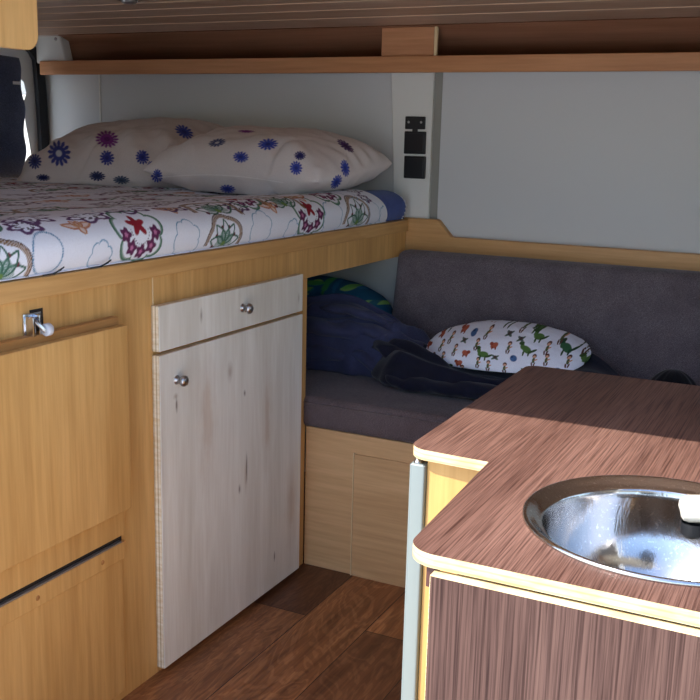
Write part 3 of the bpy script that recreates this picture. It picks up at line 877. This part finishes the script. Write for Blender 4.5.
def hn(X, Y):
    g = lambda x0, y0, wx, wy: np.exp(-((X - x0) / wx) ** 2 - ((Y - y0) / wy) ** 2)
    return .105 * g(-1.19, 2.48, .14, .11) + .090 * g(-1.42, 2.48, .18, .12) + .030 * g(-1.0, 2.49, .13, .08) + .034
cloth('jacket', -1.24, 2.475, [.34, .24, .16, .12, .12, .14, .20, .32, .40, .28, .17, .125, .115, .125, .16, .26], .15, NAVY,
      'slate navy jacket heaped on the bench seat under the bed', 'jacket', hx=hn, ymax=2.560, seed=8, wr=.021,
      ridges=[(-1.50, 2.405, -1.02, 2.435, .016, .026), (-1.45, 2.375, -1.02, 2.385, .010, .016), (-1.40, 2.44, -1.05, 2.48, .016, .020), (-1.34, 2.375, -1.14, 2.415, .010, .018)])
def hb(X, Y):
    g = lambda x0, y0, wx, wy: np.exp(-((X - x0) / wx) ** 2 - ((Y - y0) / wy) ** 2)
    return .030 + .042 * g(-1.00, 2.38, .12, .10) + .085 * g(-.50, 2.53, .09, .05) + .03 * g(-.75, 2.46, .25, .1)
cloth('trousers', -.78, 2.415, [.44, .30, .20, .18, .17, .18, .22, .28, .34, .28, .21, .16, .14, .14, .17, .26], .05, INK,
      'ink-black trousers crumpled along the bench under the small white pillow', 'trousers', z0=.4545, hx=hb, ymax=2.560, seed=14, wr=.014,
      ridges=[(-1.08, 2.31, -.55, 2.285, .014, .020), (-1.16, 2.40, -.86, 2.33, .02, .028), (-1.1, 2.46, -.9, 2.40, .015, .018)])
o = cloth('cap', -.325, 2.42, [.085, .08, .07, .07, .085, .07, .07, .08], .100, BLK,
      'black fabric peak showing above the worktop at the right, against the backrest', 'cap', z0=.4500, seed=19, wr=.004, power=.9, ymax=2.560)

def puffy_roll(name, pts, rad, mat, parent, seed, flat=.75, amp=.006):
    # a wrinkled roll of cloth (sleeve, trouser leg) following a path
    pts = np.array(pts); n = len(pts); t = np.linspace(0, n - 1, 90)
    i = np.clip(np.floor(t).astype(int), 0, n - 2); f = (t - i)[:, None]
    pm = pts[np.clip(i - 1, 0, n - 1)]; p0 = pts[i]; p1 = pts[i + 1]; p2 = pts[np.clip(i + 2, 0, n - 1)]
    P = .5 * ((2 * p0) + (-pm + p1) * f + (2 * pm - 5 * p0 + 4 * p1 - p2) * f ** 2 + (-pm + 3 * p0 - 3 * p1 + p2) * f ** 3)
    T = np.gradient(P, axis=0); T /= np.linalg.norm(T, axis=1)[:, None]
    Sd = np.cross(T, np.array([0, 0, 1.0])); Sd /= np.linalg.norm(Sd, axis=1)[:, None]; Up = np.cross(Sd, T)
    rr = np.interp(t, np.arange(n), rad)
    a = np.linspace(0, 2 * PI, 41); A, Tm = np.meshgrid(a, t)
    r_ = np.random.RandomState(seed)
    w = sum(np.sin(k * Tm * r_.uniform(2.2, 4.5) + m * A + r_.uniform(0, 6)) / k for k, m in ((1, 1), (2, 1), (2, 2), (3, 1), (4, 3)))
    w = w - 1.1 * np.abs(np.sin(Tm * 3.1 + 1.4 * np.sin(A + seed))) ** .5
    Rr = rr[:, None] + amp * w * np.clip(rr[:, None] / .02, 0, 1)
    Q = P[:, None, :] + Sd[:, None, :] * (np.cos(A) * Rr)[..., None] + Up[:, None, :] * (np.sin(A) * Rr * flat)[..., None]
    Q[..., 2] = np.maximum(Q[..., 2], .4515)
    o = grid_obj(name, Q, mat, None, parent)
    bm = bmesh.new(); bm.from_mesh(o.data); bmesh.ops.remove_doubles(bm, verts=bm.verts, dist=1e-5); bmesh.ops.holes_fill(bm, edges=bm.edges, sides=0)
    bmesh.ops.recalc_face_normals(bm, faces=bm.faces); bm.to_mesh(o.data); bm.free(); return o
jk = bpy.data.objects['jacket']; tr = bpy.data.objects['trousers']
puffy_roll('sleeve', [(-1.48, 2.40, .485), (-1.33, 2.375, .492), (-1.18, 2.385, .500), (-1.06, 2.385, .480), (-.99, 2.40, .468)], [.030, .036, .034, .026, .012], NAVY, jk, 3)
puffy_roll('sleeve', [(-1.46, 2.41, .560), (-1.32, 2.39, .568), (-1.16, 2.405, .566), (-1.04, 2.43, .545), (-.93, 2.47, .515), (-.88, 2.50, .495)], [.030, .036, .036, .030, .026, .012], NAVY, jk, 5)
puffy_roll('lapel', [(-1.30, 2.43, .606), (-1.20, 2.42, .616), (-1.10, 2.44, .600), (-1.03, 2.47, .565)], [.016, .026, .024, .010], NAVY, jk, 7, .6)
puffy_roll('trouser_leg', [(-1.15, 2.42, .535), (-1.07, 2.385, .530), (-.98, 2.36, .505), (-.88, 2.345, .485), (-.72, 2.34, .480), (-.55, 2.345, .478)], [.012, .032, .036, .032, .030, .026], INK, tr, 9)
puffy_roll('trouser_leg', [(-1.03, 2.31, .470), (-.95, 2.285, .472), (-.80, 2.275, .474), (-.62, 2.285, .474)], [.010, .026, .027, .024], INK, tr, 11, .8, .004)

# children's pillow
def critters(col, P, A, B, i):
    X, Z = P[..., 0], P[..., 2]
    r = random.Random(12)
    def blob(col, cx, cz, rx, rz, c, rot=0):
        dx, dz = X - cx, Z - cz; u = (dx * math.cos(rot) + dz * math.sin(rot)) / rx; v = (-dx * math.sin(rot) + dz * math.cos(rot)) / rz
        return blend(col, sst(1.12, .9, np.hypot(u, v)), L3(c))
    spots = []
    z = .508; row = 0
    while z < .66:
        x = -.95 + (row % 2) * .028
        while x < -.50:
            spots.append((x + r.uniform(-.008, .008), z + r.uniform(-.004, .004))); x += .042
        z += .0225; row += 1
    for k, (cx, cz) in enumerate(spots):
        kd = r.choice((0, 1, 2, 3, 4, 5, 3, 2, 3)); s = r.uniform(.95, 1.2); a = r.uniform(-.6, .6); f = r.choice((-1, 1))
        if kd in (0, 1):      # small green or olive dinosaur: body, neck, head, tail, legs
            c = [(56, 104, 68), (84, 120, 62)][kd]; d = tuple(int(v * .7) for v in c)
            col = blob(col, cx, cz, .012 * s, .0055 * s, c, a); col = blob(col, cx + f * .011 * s, cz + .006 * s, .004 * s, .006 * s, c, -f * .5)
            col = blob(col, cx + f * .014 * s, cz + .011 * s, .0055 * s, .0034 * s, d); col = blob(col, cx - f * .014 * s, cz - .002, .008 * s, .0022 * s, d, -f * .4)
            col = blob(col, cx - .005 * s, cz - .007 * s, .0022, .005 * s, d); col = blob(col, cx + .006 * s, cz - .007 * s, .0022, .005 * s, d)
        elif kd == 2:         # rust-red little beast
            col = blob(col, cx, cz, .009 * s, .0058 * s, (176, 92, 68), a); col = blob(col, cx + f * .008, cz + .003, .005, .004, (150, 70, 50))
            col = blob(col, cx - .004, cz - .006, .002, .0035, (140, 64, 48)); col = blob(col, cx + .005, cz - .006, .002, .0035, (140, 64, 48))
        elif kd == 3:         # child figure
            col = blob(col, cx, cz + .009, .005, .0045, (92, 56, 44)); col = blob(col, cx, cz + .007, .0036, .0032, (222, 170, 140))
            col = blob(col, cx, cz - .0005, .0034, .006, (86, 96, 60)); col = blob(col, cx - .003, cz - .009, .0018, .005, (96, 60, 50), .3); col = blob(col, cx + .003, cz - .009, .0018, .005, (96, 60, 50), -.3)
            col = blob(col, cx + .005, cz + .001, .004, .0014, (210, 150, 120), .5)
        elif kd == 4:         # blue beast
            col = blob(col, cx, cz, .009, .007, (72, 104, 150), a); col = blob(col, cx - .004, cz + .003, .003, .002, (40, 60, 100))
        else:                 # flying grey-green thing
            col = blob(col, cx, cz, .010, .0028, (92, 112, 104), .5); col = blob(col, cx, cz, .010, .0028, (92, 112, 104), -.5); col = blob(col, cx, cz + .001, .004, .0035, (80, 66, 60))
    return col
out, cols = pillow('small_pillow', -.752, 2.462, .546, .215, .128, .138, .03, .22, (236, 240, 252), critters, 44, COT, lean=-.03, wr=.0016, nu=460, nv=300, pk=1.0, kx=1.9, rc=.34, low=.28)
o = build_pillow('small_pillow', out, cols, painted('critter_print_cotton', weave=900), .4985, None)
tag(o, 'small white pillow printed with tiny green and orange creatures by the backrest', 'pillow')

# ------------------------------------------------------------------ kitchen block
kc = thing('kitchen_cabinet', 'kitchen cabinet with dark wood front panel and white corner post', 'cabinet', (0, 1.2, 0))
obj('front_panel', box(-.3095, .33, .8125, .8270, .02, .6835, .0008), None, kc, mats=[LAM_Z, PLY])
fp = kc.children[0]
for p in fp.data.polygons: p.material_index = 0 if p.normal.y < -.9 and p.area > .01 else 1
obj('side_board', box(-.4395, -.285, 1.1285, 1.1435, .02, .6845, .001), PALE, kc)
obj('left_board', box(-.459, -.446, 1.146, 1.63, .02, .6845, .001), PALE, kc)
obj('back_board', box(-.446, .33, 1.615, 1.63, .02, .6845, .001), PALE, kc)
obj('inner_board', box(-.305, -.290, .8275, 1.1280, .02, .6600, .001), PALE, kc)
obj('plinth', box(-.43, .32, .85, 1.6, 0, .02, 0), DARKGAP, kc)
obj('notch_block', box(-.3195, -.3100, .8285, .8420, .663, .6845, .001), BROWN, kc)  # dark block added to stand for the dark notch under the worktop corner
bm = prism(bmesh.new(), rpoly(-.4615, -.4400, 1.122, 1.1400, (.003, .003, .001, .001), 3), 'z', .0, .677, .0015)
post = obj('corner_post', bm, ALU, kc, 'auto')
obj('post_bolt', lathe(bmesh.new(), [(.0, .0085), (.0045, .0085), (.0045, .003), (.0060, .0028), (.0060, 0)], (-.4525, 1.1310, .6772), 'z', 20), SATIN, post, True)
for x in (-.12, .08):
    pass

# worktop with a stepped outline and a round hole for the sink
SX, SY, SR = -.1290, 1.0080, .1455
def arc(cx, cy, r, a0, a1, n=10):
    return [(cx + r * math.cos(a0 + (a1 - a0) * k / n), cy + r * math.sin(a0 + (a1 - a0) * k / n)) for k in range(n + 1)]
def worktop_outline(g=0.0):
    r = .032
    o_ = []
    o_ += [(.40, .8235), (.40, 1.66)]
    o_ += arc(-.467 + .02, 1.66 - .02, .02, PI / 2, PI, 5)
    o_ += arc(-.463 + .028, 1.1155 + .028, .028, PI, 1.5 * PI)
    o_ += [(-.3540, 1.1115)]
    o_ += arc(-.3415 + r, .8215 + r, r, PI, 1.5 * PI)
    return o_
def slab_with_hole(pts, hole, z0, z1):
    bm = bmesh.new(); es = []
    loops = []
    for P in (pts, hole):
        vs = [bm.verts.new((p[0], p[1], z1)) for p in P]; loops.append(vs)
        for i in range(len(vs)): es.append(bm.edges.new((vs[i], vs[(i + 1) % len(vs)])))
    r = bmesh.ops.triangle_fill(bm, use_beauty=True, use_dissolve=False, edges=es)
    fs = [g for g in r['geom'] if isinstance(g, bmesh.types.BMFace)] or list(bm.faces)
    ex = bmesh.ops.extrude_face_region(bm, geom=list(bm.faces))
    for v in [g for g in ex['geom'] if isinstance(g, bmesh.types.BMVert)]: v.co.z = z0
    bmesh.ops.recalc_face_normals(bm, faces=bm.faces)
    for f in bm.faces: f.material_index = 0 if f.normal.z > .9 else 1
    return bm
hole = [(SX + (SR - .0045) * math.cos(2 * PI * k / 64), SY + (SR - .0045) * math.sin(2 * PI * k / 64)) for k in range(64)]
wt = obj('worktop', slab_with_hole(worktop_outline(), hole, .6865, .700), None, None, mats=[LAM_Y, PLY])
tag(wt, 'dark brown wood-grain worktop with pale plywood edges and a stepped left side', 'worktop')

# round steel sink
sk = thing('sink', 'round polished steel sink let into the dark worktop', 'sink', (SX, SY, .70))
prf = [(SR, .0004), (SR, .0024), (SR - .0015, .0042), (SR - .0035, .0044), (SR - .0060, .0034), (SR - .012, -.0008), (SR - .0185, -.0050), (SR - .0205, -.0052), (SR - .0220, -.0075)]
R0 = SR - .022
for k in range(1, 20):
    a = k / 19 * PI / 2
    prf.append((.022 + (R0 - .022) * math.cos(a) ** .72 if k < 19 else .022, -.0075 - .1165 * math.sin(a) ** 1.0))
obj('bowl', lathe(bmesh.new(), prf, (SX, SY, .70), 'z', 128), STEEL, sk, True)
obj('drain', lathe(bmesh.new(), [(.0225, -.1235), (.018, -.121), (.015, -.124), (0, -.126)], (SX, SY, .70), 'z', 32), SATIN, sk, True)
# fold-down tap: its nozzle reaches in over the bowl
tp = thing('faucet', 'cream faucet nozzle with black tip reaching over the sink from the right', 'faucet', (.075, 1.06, .70))
obj('nozzle', tube(bmesh.new(), [(-.1155, .9895, .7270), (-.1150, .9897, .7272), (-.1125, .9903, .7275), (-.108, .991, .7280), (-.03, 1.012, .735), (.03, 1.035, .741), (.075, 1.06, .745)], [.0040, .0085, .0118, .0136, .0138, .0132, .0125], 28), CREAM, tp, 'auto')
obj('nozzle_tip', lathe(bmesh.new(), [(0, -.0145), (.0095, -.0145), (.0115, -.012), (.0115, 0)], (-.102, .993, .7145), 'z', 28), BLACKP, tp, 'auto')
obj('base', lathe(bmesh.new(), [(.024, 0.0002), (.024, .008), (.019, .011), (.018, .056), (.014, .062), (0, .063)], (.085, 1.066, .70), 'z', 36), CHROME, tp, 'auto')

# ------------------------------------------------------------------ light
w = bpy.data.worlds.new('sky'); sc.world = w; w.use_nodes = True
nt = w.node_tree; bg = nt.nodes['Background']
sky = nt.nodes.new('ShaderNodeTexSky'); sky.sky_type = 'NISHITA'; sky.sun_disc = False
sky.sun_elevation = math.radians(51); sky.sun_rotation = math.radians(223); sky.air_density = 1.0; sky.dust_density = 1.2
tint = nt.nodes.new('ShaderNodeMix'); tint.data_type = 'RGBA'; tint.blend_type = 'MULTIPLY'; tint.inputs[0].default_value = 1.0
tint.inputs[7].default_value = (.96, 1.0, 1.07, 1.0)
nt.links.new(sky.outputs[0], tint.inputs[6]); nt.links.new(tint.outputs[2], bg.inputs['Color']); bg.inputs['Strength'].default_value = SKY_S if 'SKY_S' in globals() else .165
sd = bpy.data.lights.new('sun', 'SUN'); sd.energy = 4.1; sd.angle = math.radians(.53); sd.color = (1.0, .965, .91)
so = bpy.data.objects.new('sun', sd); C.objects.link(so)
AZ = math.radians(43); TE = (1.381 - .70) / (1.332 - .905) * math.cos(AZ)
dirv = Vector((math.sin(AZ), math.cos(AZ), -TE)).normalized()
so.rotation_euler = dirv.to_track_quat('-Z', 'Y').to_euler(); so.location = (-3, -4, 5)

# ------------------------------------------------------------------ camera
yaw, pit, rol, f = .455185378, .209993081, .0247079005, 999.63
fw = Vector((-math.sin(yaw) * math.cos(pit), math.cos(yaw) * math.cos(pit), -math.sin(pit)))
r0 = Vector((math.cos(yaw), math.sin(yaw), 0)); u0 = r0.cross(fw)
r2 = math.cos(rol) * r0 + math.sin(rol) * u0; u2 = -math.sin(rol) * r0 + math.cos(rol) * u0
cd = bpy.data.cameras.new('camera'); cam = bpy.data.objects.new('camera', cd); C.objects.link(cam)
M = Matrix.Identity(4)
for i in range(3):
    M[i][0], M[i][1], M[i][2] = r2[i], u2[i], -fw[i]
M[0][3], M[1][3], M[2][3] = 0, 0, 1.08
cam.matrix_world = M
cd.sensor_fit = 'HORIZONTAL'; cd.sensor_width = 36; cd.lens = f / 700 * 36; cd.clip_start = .05
sc.camera = cam
sc.view_settings.view_transform = 'Standard'; sc.view_settings.look = 'None'
sc.view_settings.gamma = 1; sc.view_settings.exposure = 1.3
sc.cycles.max_bounces = 12; sc.cycles.diffuse_bounces = 8
